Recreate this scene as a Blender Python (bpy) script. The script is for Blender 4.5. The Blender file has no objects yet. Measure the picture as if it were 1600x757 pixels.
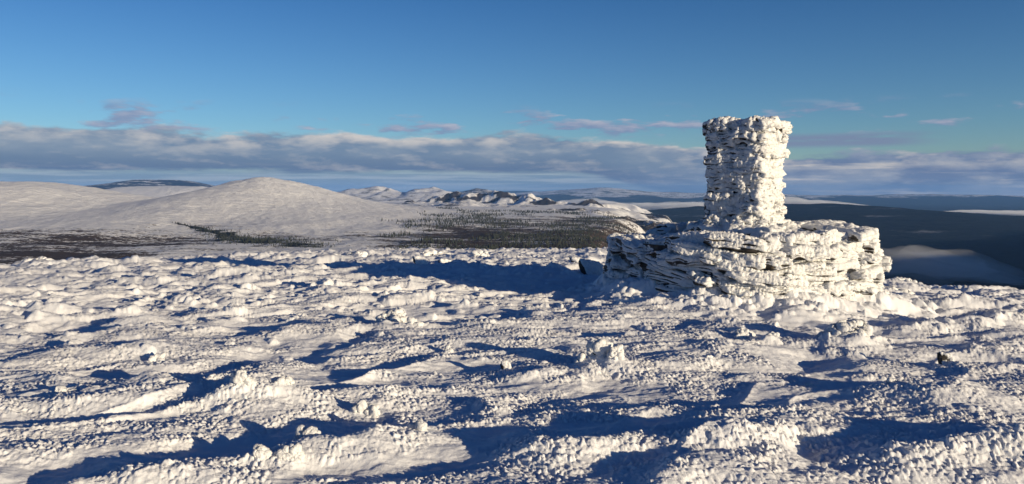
import bpy, math, random
import numpy as np
random.seed(7)
rng = np.random.default_rng(11)
sc = bpy.context.scene
COL = sc.collection

# ------------------------------------------------------------------ constants
F = 1208.0            # focal length in photo pixels (1600 wide)
HOR = 297.0           # photo row of the horizon
EYE = 1.62
SUN_AZ = math.radians(40)      # sun stands behind the right shoulder
SUN_EL = math.radians(8.4)
SUND = np.array([math.cos(SUN_AZ)*math.cos(SUN_EL), -math.sin(SUN_AZ)*math.cos(SUN_EL), math.sin(SUN_EL)])

# ------------------------------------------------------------------ numpy noise
def h32(*a):
    with np.errstate(over='ignore'):
        h = np.zeros_like(a[0], dtype=np.uint32) + np.uint32(2166136261)
        for v in a:
            h = (h ^ v.astype(np.int64).astype(np.uint32)) * np.uint32(16777619)
            h ^= h >> np.uint32(13)
            h = h * np.uint32(1274126177)
            h ^= h >> np.uint32(16)
    return h
def hf(h): return (h & np.uint32(0xffffff)).astype(np.float64) / 16777216.0
def per2(x, y, s=0):
    xi = np.floor(x).astype(np.int64); yi = np.floor(y).astype(np.int64)
    xf = x-xi; yf = y-yi
    u = xf*xf*xf*(xf*(xf*6-15)+10); v = yf*yf*yf*(yf*(yf*6-15)+10)
    ss = np.full_like(xi, s)
    def g(i, j):
        a = hf(h32(xi+i, yi+j, ss))*2*np.pi
        return np.cos(a)*(xf-i)+np.sin(a)*(yf-j)
    a = g(0,0)*(1-u)+g(1,0)*u; b = g(0,1)*(1-u)+g(1,1)*u
    return (a*(1-v)+b*v)*1.5
def fbm2(x, y, o=4, s=0, gain=.5):
    r = 0; a = 1.0; f = 1.0
    for k in range(o):
        r = r + a*per2(x*f+17.3*k, y*f-9.1*k, s+k); a *= gain; f *= 2.03
    return r
def per3(x, y, z, s=0):
    xi = np.floor(x).astype(np.int64); yi = np.floor(y).astype(np.int64); zi = np.floor(z).astype(np.int64)
    xf = x-xi; yf = y-yi; zf = z-zi
    u = xf*xf*(3-2*xf); v = yf*yf*(3-2*yf); w = zf*zf*(3-2*zf)
    ss = np.full_like(xi, s)
    def g(i, j, k): return hf(h32(xi+i, yi+j, zi+k, ss))*2-1
    def l(j, k): return g(0,j,k)*(1-u)+g(1,j,k)*u
    return (l(0,0)*(1-v)+l(1,0)*v)*(1-w)+(l(0,1)*(1-v)+l(1,1)*v)*w
def caps2(x, y, cell, s, dens, rmin=.35, rmax=.7):
    """height field of irregular rounded knobs; dens = chance that a cell has one (array)"""
    X = x/cell; Y = y/cell
    xi = np.floor(X).astype(np.int64); yi = np.floor(Y).astype(np.int64)
    best = np.zeros_like(X); ss = np.full_like(xi, s)
    for i in (-1, 0, 1):
        for j in (-1, 0, 1):
            h = h32(xi+i, yi+j, ss); h2 = h32(xi+i, yi+j, ss+91); h3 = h32(xi+i, yi+j, ss+57)
            px = xi+i+.12+.76*hf(h); py = yi+j+.12+.76*hf(h2)
            r = rmin+(rmax-rmin)*hf(h3)
            d2 = ((X-px)**2+(Y-py)**2)/(r*r)
            on = hf(h32(xi+i, yi+j, ss+133)) < dens
            best = np.maximum(best, np.where(on, r*np.sqrt(np.clip(1-d2, 0, 1)), 0))
    return best*cell
def caps3(p, cell, s, sz=1.0):
    X = p[:,0]/cell; Y = p[:,1]/cell; Z = p[:,2]/(cell*sz)
    xi = np.floor(X).astype(np.int64); yi = np.floor(Y).astype(np.int64); zi = np.floor(Z).astype(np.int64)
    best = np.full(len(X), 9.0); ss = np.full_like(xi, s)
    for i in (-1, 0, 1):
        for j in (-1, 0, 1):
            for k in (-1, 0, 1):
                h = h32(xi+i, yi+j, zi+k, ss)
                px = xi+i+hf(h); py = yi+j+hf(h*np.uint32(747796405)+np.uint32(9)); pz = zi+k+hf(h*np.uint32(2891336453)+np.uint32(77))
                best = np.minimum(best, (X-px)**2+(Y-py)**2+(Z-pz)**2)
    return np.clip(1-np.sqrt(best)/.80, 0, 1)**.8
def sm(a, b, x):
    t = np.clip((x-a)/(b-a), 0, 1); return t*t*(3-2*t)

# ------------------------------------------------------------------ mesh helpers
def mk(name, V, Fq, mat, parent=None, loc=None, smooth=True, attrs=None):
    me = bpy.data.meshes.new(name)
    V = np.asarray(V, dtype=np.float32); Fq = np.asarray(Fq, dtype=np.int32)
    me.vertices.add(len(V)); me.vertices.foreach_set('co', V.ravel())
    k = Fq.shape[1]
    me.loops.add(Fq.size); me.loops.foreach_set('vertex_index', Fq.ravel())
    me.polygons.add(len(Fq)); me.polygons.foreach_set('loop_start', np.arange(0, Fq.size, k, dtype=np.int32))
    me.polygons.foreach_set('use_smooth', np.full(len(Fq), smooth, dtype=bool))
    for n, a in (attrs or {}).items():
        at = me.attributes.new(n, 'FLOAT', 'POINT'); at.data.foreach_set('value', np.asarray(a, dtype=np.float32))
    me.update(); me.validate()
    if mat: me.materials.append(mat)
    o = bpy.data.objects.new(name, me); COL.objects.link(o)
    if parent: o.parent = parent
    if loc is not None: o.location = loc
    return o
def gridfaces(nr, nc, wrap=False):
    i = np.arange(nr-1)[:, None]; j = np.arange(nc if wrap else nc-1)[None, :]
    j2 = (j+1) % nc
    return np.stack([i*nc+j, i*nc+j2, (i+1)*nc+j2, (i+1)*nc+j], -1).reshape(-1, 4)
def tag(o, label=None, cat=None, group=None, kind=None):
    for k, v in (('label', label), ('category', cat), ('group', group), ('kind', kind)):
        if v: o[k] = v
    return o
def vnormals(V, Fq):
    a = V[Fq[:,0]]; c = V[Fq[:,2]]; b = V[Fq[:,1]]; d = V[Fq[:,3]]
    n = np.cross(c-a, d-b); N = np.zeros_like(V)
    for k in range(4):
        for ax in range(3):
            N[:,ax] += np.bincount(Fq[:,k], n[:,ax], len(V))
    return N/np.maximum(np.linalg.norm(N, axis=1, keepdims=True), 1e-9)

# ------------------------------------------------------------------ materials
def newmat(name):
    m = bpy.data.materials.new(name); m.use_nodes = True
    nt = m.node_tree; b = nt.nodes['Principled BSDF']
    return m, nt, b
def nd(nt, t, **k):
    n = nt.nodes.new(t)
    for a, v in k.items():
        if a in n.inputs: n.inputs[a].default_value = v
        else: setattr(n, a, v)
    return n
def noise(nt, vec, scale, detail=3, rough=.55):
    n = nd(nt, 'ShaderNodeTexNoise'); n.inputs['Scale'].default_value = scale
    n.inputs['Detail'].default_value = detail; n.inputs['Roughness'].default_value = rough
    if vec is not None: nt.links.new(vec, n.inputs['Vector'])
    return n.outputs['Fac']
def mr(nt, v, a, b, c=0., d=1., smooth=True):
    n = nd(nt, 'ShaderNodeMapRange'); n.interpolation_type = 'SMOOTHSTEP' if smooth else 'LINEAR'
    nt.links.new(v, n.inputs[0])
    for k, x in zip((1,2,3,4), (a,b,c,d)): n.inputs[k].default_value = x
    return n.outputs[0]
def mth(nt, op, a, b=None, c=None, clamp=False):
    n = nd(nt, 'ShaderNodeMath'); n.operation = op; n.use_clamp = clamp
    for k, x in enumerate((a, b, c)):
        if x is None: continue
        if isinstance(x, (int, float)): n.inputs[k].default_value = x
        else: nt.links.new(x, n.inputs[k])
    return n.outputs[0]
def mixc(nt, f, a, b):
    n = nd(nt, 'ShaderNodeMix'); n.data_type = 'RGBA'
    if isinstance(f, (int, float)): n.inputs[0].default_value = f
    else: nt.links.new(f, n.inputs[0])
    for k, x in ((6, a), (7, b)):
        if isinstance(x, tuple): n.inputs[k].default_value = (*x, 1)
        else: nt.links.new(x, n.inputs[k])
    return n.outputs[2]

def snow_mat():
    m, nt, b = newmat('wind_packed_snow')
    geo = nd(nt, 'ShaderNodeNewGeometry'); P = geo.outputs['Position']
    n1 = noise(nt, P, 1.3, 4); c = mixc(nt, mr(nt, n1, .3, .7), (.80,.81,.84), (.88,.88,.885))
    nt.links.new(c, b.inputs['Base Color'])
    b.inputs['Roughness'].default_value = .62; b.inputs['Specular IOR Level'].default_value = .25
    f1 = noise(nt, P, 55, 4, .7); f2 = noise(nt, P, 220, 3, .7)
    hsum = mth(nt, 'ADD', f1, mth(nt, 'MULTIPLY', f2, .35))
    bp = nd(nt, 'ShaderNodeBump'); bp.inputs['Strength'].default_value = .55; bp.inputs['Distance'].default_value = .012
    nt.links.new(hsum, bp.inputs['Height']); nt.links.new(bp.outputs[0], b.inputs['Normal'])
    return m
def rime_mat():
    m, nt, b = newmat('rime_crusted_schist')
    geo = nd(nt, 'ShaderNodeNewGeometry'); P = geo.outputs['Position']
    at = nd(nt, 'ShaderNodeAttribute'); at.attribute_name = 'rime'
    mp = nd(nt, 'ShaderNodeMapping'); mp.inputs['Scale'].default_value = (1, 1, 7); nt.links.new(P, mp.inputs[0])
    n1 = noise(nt, mp.outputs[0], 6, 5, .65)
    rock = mixc(nt, mr(nt, n1, .35, .7), (.026,.024,.024), (.11,.095,.08))
    lich = mr(nt, noise(nt, P, 9, 4), .6, .68)
    rock = mixc(nt, mth(nt, 'MULTIPLY', lich, .5), rock, (.17,.12,.06))
    e = mth(nt, 'ADD', at.outputs['Fac'], mth(nt, 'MULTIPLY', mth(nt, 'SUBTRACT', noise(nt, P, 38, 4, .7), .5), .55))
    f = mr(nt, e, .42, .55)
    wht = mixc(nt, noise(nt, P, 3, 2), (.77,.775,.785), (.83,.83,.825))
    nt.links.new(mixc(nt, f, rock, wht), b.inputs['Base Color'])
    b.inputs['Roughness'].default_value = .65; b.inputs['Specular IOR Level'].default_value = .25
    f1 = noise(nt, P, 45, 4, .7)
    f2 = noise(nt, P, 150, 3, .7)
    hs = mth(nt, 'ADD', f1, mth(nt, 'MULTIPLY', f2, .4))
    bp = nd(nt, 'ShaderNodeBump'); bp.inputs['Strength'].default_value = .85; bp.inputs['Distance'].default_value = .02
    nt.links.new(hs, bp.inputs['Height']); nt.links.new(bp.outputs[0], b.inputs['Normal'])
    return m
def terrain_mat():
    m, nt, b = newmat('snowy_fell')
    geo = nd(nt, 'ShaderNodeNewGeometry'); P = geo.outputs['Position']
    veg = nd(nt, 'ShaderNodeAttribute'); veg.attribute_name = 'veg'
    fst = nd(nt, 'ShaderNodeAttribute'); fst.attribute_name = 'forest'
    rk = nd(nt, 'ShaderNodeAttribute'); rk.attribute_name = 'rock'
    mp = nd(nt, 'ShaderNodeMapping'); mp.inputs['Scale'].default_value = (.4, 1, 1); nt.links.new(P, mp.inputs[0]); Q = mp.outputs[0]
    big = noise(nt, Q, .0045, 6, .62); mid = noise(nt, Q, .022, 5, .7); fin = noise(nt, P, .11, 3, .7)
    s = mth(nt, 'ADD', mth(nt, 'MULTIPLY', big, .45), mth(nt, 'ADD', mth(nt, 'MULTIPLY', mid, .35), mth(nt, 'MULTIPLY', fin, .30)))
    th = mth(nt, 'SUBTRACT', mth(nt, 'ADD', s, mth(nt, 'MULTIPLY', veg.outputs['Fac'], .42)), .80)
    fv = mr(nt, th, -.015, .035)
    # rock on steep faces of far ridges
    rr = mth(nt, 'SUBTRACT', mth(nt, 'ADD', mth(nt, 'ADD', mth(nt, 'MULTIPLY', mid, .4), mth(nt, 'MULTIPLY', fin, .3)), mth(nt, 'MULTIPLY', rk.outputs['Fac'], .6)), .55)
    fr = mr(nt, rr, -.02, .10)
    snow = mixc(nt, mid, (.86,.86,.86), (.92,.91,.90))
    scrub = mixc(nt, fin, (.035,.026,.020), (.13,.095,.07))
    c = mixc(nt, fv, snow, scrub)
    c = mixc(nt, fr, c, (.055,.047,.045))
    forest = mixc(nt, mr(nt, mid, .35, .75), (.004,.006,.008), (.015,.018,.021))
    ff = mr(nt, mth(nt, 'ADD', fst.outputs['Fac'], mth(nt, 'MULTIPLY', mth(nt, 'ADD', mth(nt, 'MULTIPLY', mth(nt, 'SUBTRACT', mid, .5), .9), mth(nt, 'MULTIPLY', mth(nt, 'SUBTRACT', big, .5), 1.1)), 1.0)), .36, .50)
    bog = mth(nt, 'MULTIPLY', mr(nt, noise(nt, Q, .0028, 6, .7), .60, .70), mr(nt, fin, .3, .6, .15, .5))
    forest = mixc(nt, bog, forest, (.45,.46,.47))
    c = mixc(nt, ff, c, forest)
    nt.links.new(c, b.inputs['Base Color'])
    b.inputs['Roughness'].default_value = .8; b.inputs['Specular IOR Level'].default_value = .1
    mp2 = nd(nt, 'ShaderNodeMapping'); mp2.inputs['Scale'].default_value = (.35, 1, 1); mp2.inputs['Rotation'].default_value = (0,0,.5); nt.links.new(P, mp2.inputs[0])
    st = noise(nt, mp2.outputs[0], .05, 6, .68)
    bp = nd(nt, 'ShaderNodeBump'); bp.inputs['Strength'].default_value = .9; bp.inputs['Distance'].default_value = 17.0
    nt.links.new(st, bp.inputs['Height']); nt.links.new(bp.outputs[0], b.inputs['Normal'])
    return m
def plain_mat(name, col, rough=.8):
    m, nt, b = newmat(name)
    geo = nd(nt, 'ShaderNodeNewGeometry')
    n = noise(nt, geo.outputs['Position'], .8, 3)
    nt.links.new(mixc(nt, n, tuple(c*.7 for c in col), tuple(c*1.3 for c in col)), b.inputs['Base Color'])
    b.inputs['Roughness'].default_value = rough
    return m
def vol_mat(name, dens, col=(1,1,1), aniso=0.0, noisy=False):
    m = bpy.data.materials.new(name); m.use_nodes = True; nt = m.node_tree
    for n in list(nt.nodes):
        if n.type == 'BSDF_PRINCIPLED': nt.nodes.remove(n)
    v = nd(nt, 'ShaderNodeVolumePrincipled'); v.inputs['Density'].default_value = dens
    v.inputs['Color'].default_value = (*col, 1); v.inputs['Anisotropy'].default_value = aniso
    nt.links.new(v.outputs[0], nt.nodes['Material Output'].inputs['Volume'])
    return m
SNOW = snow_mat(); RIME = rime_mat(); FELL = terrain_mat()
SPRUCE = plain_mat('spruce_needles', (.022,.028,.020))

# ------------------------------------------------------------------ snow plateau
def gross(x, y):
    r2 = x*x+y*y; r = np.sqrt(r2)+1e-6
    u = x/np.maximum(y, .15*r)
    k = .00098+.0010*sm(.28, .55, u)+.00012*sm(-.2, -.6, u)
    q = np.where(r < 90, k*r2, k*90*90+2*k*90*(r-90))
    return -q
def ground_at(px, py):
    """photo pixel -> point on the plateau"""
    u = (px-800)/F; t = (py-HOR)/F
    Y = EYE/t
    for _ in range(12):
        z = float(gross(np.array([u*Y]), np.array([Y]))[0]); Y = (EYE-z)/t
    return u*Y, Y
MOUNDS = [ # px, py, length, width, height, turn
 (1340,720,1.10,.55,.15,-.2), (1130,735,.50,.30,.08,.2), (1700,745,.8,.5,.22,0), (1000,590,.72,.30,.09,-.1), (860,600,.40,.20,.10,.3),
 (480,715,.70,.42,.13,.3), (655,700,.45,.25,.10,0), (215,620,.95,.45,.13,.2), (1335,548,.5,.3,.07,0), (1150,550,.7,.28,.12,.1),
 (255,520,.8,.5,.14,0), (610,518,.7,.35,.10,0), (1545,520,1.1,.6,.20,0), (80,640,.5,.3,.12,0), (390,650,.45,.25,.12,0), (900,665,.8,.25,.05,.1),
 (1180,488,1.6,.5,.09,0), (1500,640,.8,.3,.10,0), (620,625,.9,.25,.07,.2), (160,560,.7,.3,.10,0), (1410,455,.8,.7,.16,0),
 (820,520,1.2,.4,.08,0), (440,470,1.4,.6,.15,0), (110,420,2.4,1.1,.28,0), (700,470,1.6,.6,.12,0), (330,440,2.0,.8,.22,0),
 (20,500,1.2,.6,.16,0), (980,505,.8,.3,.10,0), (250,750,.4,.25,.12,0), (900,745,.6,.3,.09,0), (1560,590,.5,.3,.10,0), (1250,600,.9,.3,.08,.1),
]
ROCKS = [ # px, py(foot), width px, height px, kind, tilt, bias, name, label
 (1487,584,20,16,1,0.3,-.3,'rock','small dark rock with one black bare face, alone on the snow near the right edge'),
 (935,585,34,26,0,0,.4,'snow_lump','tall white rime lump in the middle of the nearest low drift'),
 (965,590,24,20,0,0,.4,'snow_lump','rounded white lump just right of the tallest lump on the central drift'),
 (910,584,18,14,0,0,.4,'snow_lump','small white lump just left of the tallest lump on the central drift'),
 (557,652,20,18,0,0,.4,'snow_lump','left one of a pair of bright round snow lumps in the left foreground'),
 (577,654,24,18,0,0,.4,'snow_lump','right one of a pair of bright round snow lumps in the left foreground'),
 (370,646,36,22,0,0,.4,'snow_lump','wide cauliflower-like rime lump at the left end of a drift'),
 (430,640,34,14,0,0,.4,'snow_lump','low smooth lump beside the cauliflower-like rime lump'),
 (468,712,42,30,0,0,.4,'snow_lump','big cracked rime lump in the bottom left foreground'),
 (447,742,30,22,0,0,.4,'snow_lump','rime lump at the foot of the big cracked one, bottom left'),
 (652,698,26,22,0,0,.4,'snow_lump','round rime lump standing behind a long blue hollow, bottom centre left'),
 (395,742,26,22,0,0,.4,'snow_lump','pointed snow lump on a small smooth cone, bottom left'),
 (1330,545,70,34,0,0,.25,'rime_mound','broad rough rime mound in front of the right half of the cairn'),
 (1163,536,26,20,0,0,.4,'snow_lump','pointed rime lump on the snow in front of the cairn pillar'),
 (1213,538,24,12,0,0,.4,'snow_lump','low rime lump right of the pointed one in front of the cairn'),
 (1270,612,10,8,0,0,.4,'snow_lump','tiny round snowball in a blue hollow right of centre'),
 (1400,634,14,11,0,0,.4,'snow_lump','small white lump at the edge of a hollow, below the black-faced rock'),
 (1422,615,18,12,0,0,.4,'snow_lump','small crusted lump below and left of the black-faced rock'),
 (608,512,46,18,0,0,.3,'rime_mound','low rime mound in the middle distance left of centre'),
 (698,556,12,9,0,0,.4,'snow_lump','lone tiny snow lump left of the central drift'),
 (236,572,22,13,0,0,.4,'snow_lump','small snow lump beside the long blue hollow on the left'),
 (90,632,34,14,0,0,.4,'snow_lump','flat white lump at the left edge foreground'),
 (645,520,26,10,0,0,.4,'snow_lump','small flat lump on the right end of a middle-distance mound'),
 (670,404,56,13,0,0,.3,'rime_mound','low rime mound on the skyline left of the leaning slabs'),
 (752,405,28,13,0,0,.35,'rime_mound','pointed white rime mound on the skyline right of centre'),
 (553,404,44,13,0,0,.3,'rime_mound','small rime mound on the skyline below the plain, left of centre'),
 (655,416,22,12,1,.3,-.3,'rock','small pointed stone in the long blue shadow, left of the flat slab'),
 (712,413,52,12,2,.10,-.55,'stone_slab','dark flat slab half buried in the long blue shadow'),
 (925,428,42,19,1,.5,-.45,'rock','dark leaning boulder in the shade at the left foot of the cairn'),
 (968,450,44,22,1,.2,-.35,'rock','grey boulder fallen against the left foot of the cairn'),
 (905,415,26,11,1,.1,-.5,'rock','small shaded stone just left of the dark leaning boulder'),
 (1012,452,86,11,2,-.30,-.04,'stone_slab','long crusted slab slipped down at the front left foot of the cairn'),
 (1040,462,60,11,2,-.25,.0,'stone_slab','rime-covered slab lying lowest in the snow before the cairn'),
 (1100,462,56,13,2,.12,.05,'stone_slab','short crusted slab leaning on the foot of the cairn below the pillar'),
 (1415,448,40,16,0,0,.2,'rime_mound','crumbled rime mound at the right foot of the cairn'),
 (1400,462,50,12,0,0,.2,'rime_mound','flat rime mound just before the right foot of the cairn'),
 (50,420,46,15,0,0,.3,'rime_mound','wide rime mound near the left edge at the plateau rim'),
 (125,418,46,14,0,0,.3,'rime_mound','second rime mound from the left edge at the plateau rim'),
 (790,590,16,12,1,.3,-.5,'rock','black stone edge showing under the left tip of the central drift'),
]
MP = [(*ground_at(m[0], m[1]), m[2], m[3], m[4], m[5]) for m in MOUNDS]
for q in ROCKS:
    if q[4] == 0 or q[5] == .3:
        gx_, gy_ = ground_at(q[0], q[1]); sz = gy_/F
        MP.append((gx_-.1*q[2]*sz, gy_+.2*q[2]*sz, q[2]*sz*.95, q[2]*sz*.7, q[3]*sz*.22, .2))
CX, CY = 4.02, 13.55; CR = 2.21
def height(x, y, fine=True):
    g = gross(x, y)
    r = np.hypot(x, y)
    a = .16; xa = x*math.cos(a)+y*math.sin(a); ya = -x*math.sin(a)+y*math.cos(a)
    w = fbm2(x*.5+3, y*.5, 2, 5)*.5
    d1 = fbm2(xa*.24+w, ya*.50+w, 3, 21)
    d2 = fbm2(xa*.62+w, ya*1.5, 3, 41)
    d3 = fbm2(xa*2.0+w, ya*4.6, 3, 77)
    near = 1+.8*sm(12, 40, r)
    dune = .100*d1*near+.038*d2*(1+.8*sm(9, 20, r))+.011*d3*(1+3.4*sm(7, 18, r))+.060*sm(6, 15, r)*fbm2(xa*.9+4, ya*1.6, 3, 131)
    # sharpened crests: ridge shaped drifts
    rd = 1-np.abs(fbm2(xa*.42+5, ya*.75+w*2, 2, 63))*1.6
    dune += .030*np.clip(rd, 0, 1)**2.5
    m = 0; mm = 0
    for (mx, my, L, W, H, t) in MP:
        dx = x-mx; dy = y-my
        sel = (np.abs(dx) < L*3.2+1) & (np.abs(dy) < L*3.2+1)
        if not sel.any(): continue
        p = dx*math.cos(t)+dy*math.sin(t); q = -dx*math.sin(t)+dy*math.cos(t)
        e = np.exp(-((p/L)**2+(q/W)**2)*1.1)*sel
        m = m+.72*H*e*(1+.6*d2); mm = np.maximum(mm, e) if not np.isscalar(mm) else e
    # packed snow rising around the foot of the cairn, scooped hollow on its lee side
    dc = np.hypot(x-CX, y-CY)
    skirt = .20*np.exp(-np.clip(dc-CR+.15, 0, 9)**2/.42)*(1+.5*d2)
    lee = np.exp(-(((x-(CX-2.9))/1.6)**2+((y-(CY+1.9))/1.1)**2))
    z = g+dune+m+skirt-.10*lee
    calm = np.exp(-(((x-4.2)/1.15)**2+((y-(CY-3.2))/.42)**2)*1.2)   # smooth drift before the cairn
    if not fine: return z, None
    kd = sm(-.28, .22, d2+.7*d1+.9*mm+.5*fbm2(x*1.7, y*1.7, 2, 9)-.02)*(1-.95*sm(.25, .7, calm))*(1-.8*sm(.25,.8,lee))
    kd = np.maximum(kd, .03)
    # elongated towards the wind
    b = -.75; kx = x*math.cos(b)+y*math.sin(b); ky = -x*math.sin(b)+y*math.cos(b)
    wx = .020*per2(x*14, y*14, 3); wy = .020*per2(x*14, y*14, 4)
    kx = kx+wx; ky = ky+wy
    lod = 1-.55*sm(14, 30, r)
    k1 = caps2(kx*.74, ky, .030, 1, .10+.75*kd, .26, .56)
    k2 = caps2(kx*.7+7, ky, .020, 2, .15+.6*kd, .28, .5)
    dens3 = .02+.42*sm(.5, 1.15, mm+.35*d2+.3*per2(x*2.3, y*2.3, 8))
    k3 = caps2(kx*.7+11, ky, .105, 3, dens3*kd*1.1, .2, .5)
    k4 = caps2(kx*.8+31, ky, .34, 6, .24*np.ones_like(x)*sm(6, 14, r)*(1+.8*sm(10, 30, r)), .12, .34)
    skn = caps2(kx+3, ky, .16, 12, .75*np.exp(-np.clip(dc-CR, 0, 9)**2/.55)*(1-calm), .3, .6)
    sc1 = (.15+.85*kd)*(.5+.95*sm(-.5,.5,per2(x*3.1,y*3.1,19)))
    z = z+(k1*.74*sc1+k2*.68*sc1)*lod+k3*.36+k4*.42*(1+.35*per2(x*9,y*9,2))+skn*.42
    far_ = sm(7, 15, r)
    k5 = caps2(kx*.6+51, ky*1.1+.06*d3, .62, 16, .30*far_*sm(-.5, .5, d2+.6*per2(x*.8, y*.8, 44))+0*x, .12, .36)
    k6 = caps2(kx*.7+61, ky, .16, 17, .40*far_*sm(-.3, .5, per2(x*1.3, y*1.3, 45))+0*x, .15, .45)
    z = z+k5*.42*(1+.5*per2(x*7, y*7, 46))+k6*.7
    z = z+.006*fbm2(x*11, y*16, 2, 30)*(1-calm*.8)
    return z, kd
# rings and spokes: dense where the view falls, coarse elsewhere, one sheet
th = np.concatenate([np.arange(-math.pi, -.74, .03), np.linspace(-.74, .74, 1330), np.arange(.77, math.pi-.01, .03)])
rr_ = [0.25]
while rr_[-1] < 170:
    r = rr_[-1]; rr_.append(r*(1.12 if r < 3.1 else 1.0015 if r < 8.5 else 1.0022 if r < 16 else 1.0042 if r < 45 else 1.03))
rr_ = np.array(rr_)
R, TH = np.meshgrid(rr_, th, indexing='ij')
gx = (R*np.sin(TH)).ravel(); gy = (R*np.cos(TH)).ravel()
gz, _ = height(gx, gy)
nr, nc = R.shape
V = np.stack([gx, gy, gz], -1)
Fq = gridfaces(nr, nc, True)[:, ::-1]
cz = height(np.array([0.001]), np.array([0.001]))[0]
V = np.vstack([V, [[0, 0, float(cz[0])]]])
Fc = np.array([[len(V)-1, j, (j+1) % nc, (j+1) % nc] for j in range(nc)])
go = mk('snow_ground', V, Fq[:, ::-1] if False else Fq, SNOW)
tag(go, kind='structure')
CAMZ = float(gross(np.array([0.]), np.array([0.]))[0])+EYE
def gz_at(x, y):
    return float(height(np.array([float(x)]), np.array([float(y)]))[0][0])

# ------------------------------------------------------------------ far land
def wp(px, py, Y): return ((px-800)/F*Y, Y, EYE-(py-HOR)/F*Y)
def ridge(x, y, pts, sx, pw=1.6, base=-122., sy=None, rough=0., seed=0, wl=600.):
    """raised land along a crest line through world points (x, y, z)"""
    sy = sy or sx
    best = np.full_like(x, -1e9)
    P = [np.array(p) for p in pts]
    if len(P) == 1: P = [P[0], P[0]+np.array([1, 0, 0])]
    bd = np.full_like(x, 1e18); bz = np.zeros_like(x)
    for a, b in zip(P[:-1], P[1:]):
        ax, ay = a[0]/sx, a[1]/sy; bx, by = b[0]/sx, b[1]/sy
        dx, dy = bx-ax, by-ay
        t = np.clip(((x/sx-ax)*dx+(y/sy-ay)*dy)/(dx*dx+dy*dy), 0, 1)
        d = (x/sx-ax-t*dx)**2+(y/sy-ay-t*dy)**2
        z = a[2]+t*(b[2]-a[2])
        m = d < bd; bd = np.where(m, d, bd); bz = np.where(m, z, bz)
    e = np.exp(-bd**(pw/2))
    n = 0
    if rough: n = rough*fbm2(x/wl, y/wl, 5, seed, .55)*e**.5
    return base+(bz-base)*e+n-700*sm(2.5, 9, bd)
GULLY = []
def terrain(x, y, full=True):
    r = np.hypot(x, y); u = x/np.maximum(y, .2*r+1)
    un = u+.035*fbm2(x/700, y/900, 4, 52); drop = sm(.11, .24, un)
    base = -122-265*drop-240*sm(7500, 11000, y)*sm(-.25, .0, u)*(1-drop)+5*fbm2(x/500, y/500, 4, 3)+1.5*fbm2(x/90, y/90, 3, 5)
    k = .00098+.0010*sm(.28, .55, x/np.maximum(y, .15*r))+.00012*sm(-.2, -.6, x/np.maximum(y, .15*r))
    sl = 2*k*90
    own = -(k*8100)-sl*(r-90)-2.5-3*sm(100, 400, r)+6*sm(200, 500, r)*fbm2(x/120, y/120, 3, 8)
    L = [base, own]
    A = ridge(x, y, [wp(-500, 300, 3600), wp(-250, 288, 3400), wp(25, 283.5, 3200)], 620, 1.8, -125, 1000, 9, 11, 420)
    B = ridge(x, y, [wp(420, 278, 3600)], 455, 1.55, -125, 1050, 6, 12, 300)
    B2 = ridge(x, y, [wp(270, 319, 3900), wp(345, 299, 3800)], 380, 1.8, -125, 1000, 5, 13, 300)
    B3 = ridge(x, y, [wp(560, 318, 3600), wp(640, 326, 3900)], 480, 1.8, -125, 900, 4, 14, 300)
    C = ridge(x, y, [wp(215, 293, 8200), wp(300, 290, 8200)], 620, 2, -150, 900, 14, 15, 700)
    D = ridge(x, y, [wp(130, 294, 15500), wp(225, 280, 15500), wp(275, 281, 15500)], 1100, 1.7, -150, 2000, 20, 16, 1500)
    E = ridge(x, y, [wp(556, 294, 11500), wp(590, 291.5, 11500)], 330, 1.8, -150, 900, 38, 17, 800)
    E2 = ridge(x, y, [wp(608, 294, 11300), wp(624, 300, 11200)], 190, 1.4, -150, 900, 26, 18, 600)
    E3 = ridge(x, y, [wp(655, 297, 11200), wp(677, 292, 11400), wp(690, 296, 11200)], 300, 1.6, -150, 900, 36, 19, 800)
    F2 = ridge(x, y, [wp(722, 300, 14500), wp(745, 294, 14500), wp(775, 299, 14500)], 420, 1.6, -200, 1200, 22, 20, 900)
    G = ridge(x, y, [wp(650, 313, 7000), wp(703, 306, 7000), wp(726, 302, 7000), wp(770, 305, 6900), wp(812, 307, 6700), wp(826, 304, 6600),
                     wp(846, 311, 6500), wp(870, 317, 6400), wp(916, 316, 6200), wp(940, 323, 6000), wp(962, 336, 5800)], 210, 1.5, -190, 420, 48, 21, 300)
    G2 = ridge(x, y, [wp(660, 323, 5600), wp(727, 315, 5600), wp(775, 323, 5400), wp(830, 330, 5200)], 260, 1.7, -150, 500, 30, 22, 300)
    G3 = ridge(x, y, [wp(860, 334, 4700), wp(930, 335, 4500), wp(972, 341, 4300), wp(992, 352, 4200)], 170, 1.8, -190, 420, 46, 23, 200)
    H = ridge(x, y, [wp(900, 334, 9500), wp(1090, 325, 8500), wp(1235, 319, 8000), wp(1400, 324, 7600), wp(1600, 340, 7200), wp(1900, 352, 7000)], 1500, 1.9, -430, 2900, 26, 24, 1500)
    I = ridge(x, y, [wp(770, 306, 30000), wp(850, 300, 28000), wp(945, 295, 27000), wp(1010, 299, 27000), wp(1090, 303, 27000), wp(1250, 304, 27000),
                     wp(1400, 305, 27000), wp(1620, 306, 26000), wp(2200, 304, 26000)], 3500, 2.2, -430, 5200, 55, 25, 4200)
    I2 = ridge(x, y, [wp(-400, 300, 30000), wp(300, 300, 33000), wp(800, 300, 34000)], 3500, 2.2, -330, 4200, 60, 26, 4200)
    shade_ridge = ridge(x, y, [(3400, 300, 165), (4600, 1800, 206), (6000, 3600, 165)], 600, 2, -400, 600, 10, 27, 400)  # added ridge out of view on the sun side, shades the valley fog
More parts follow.
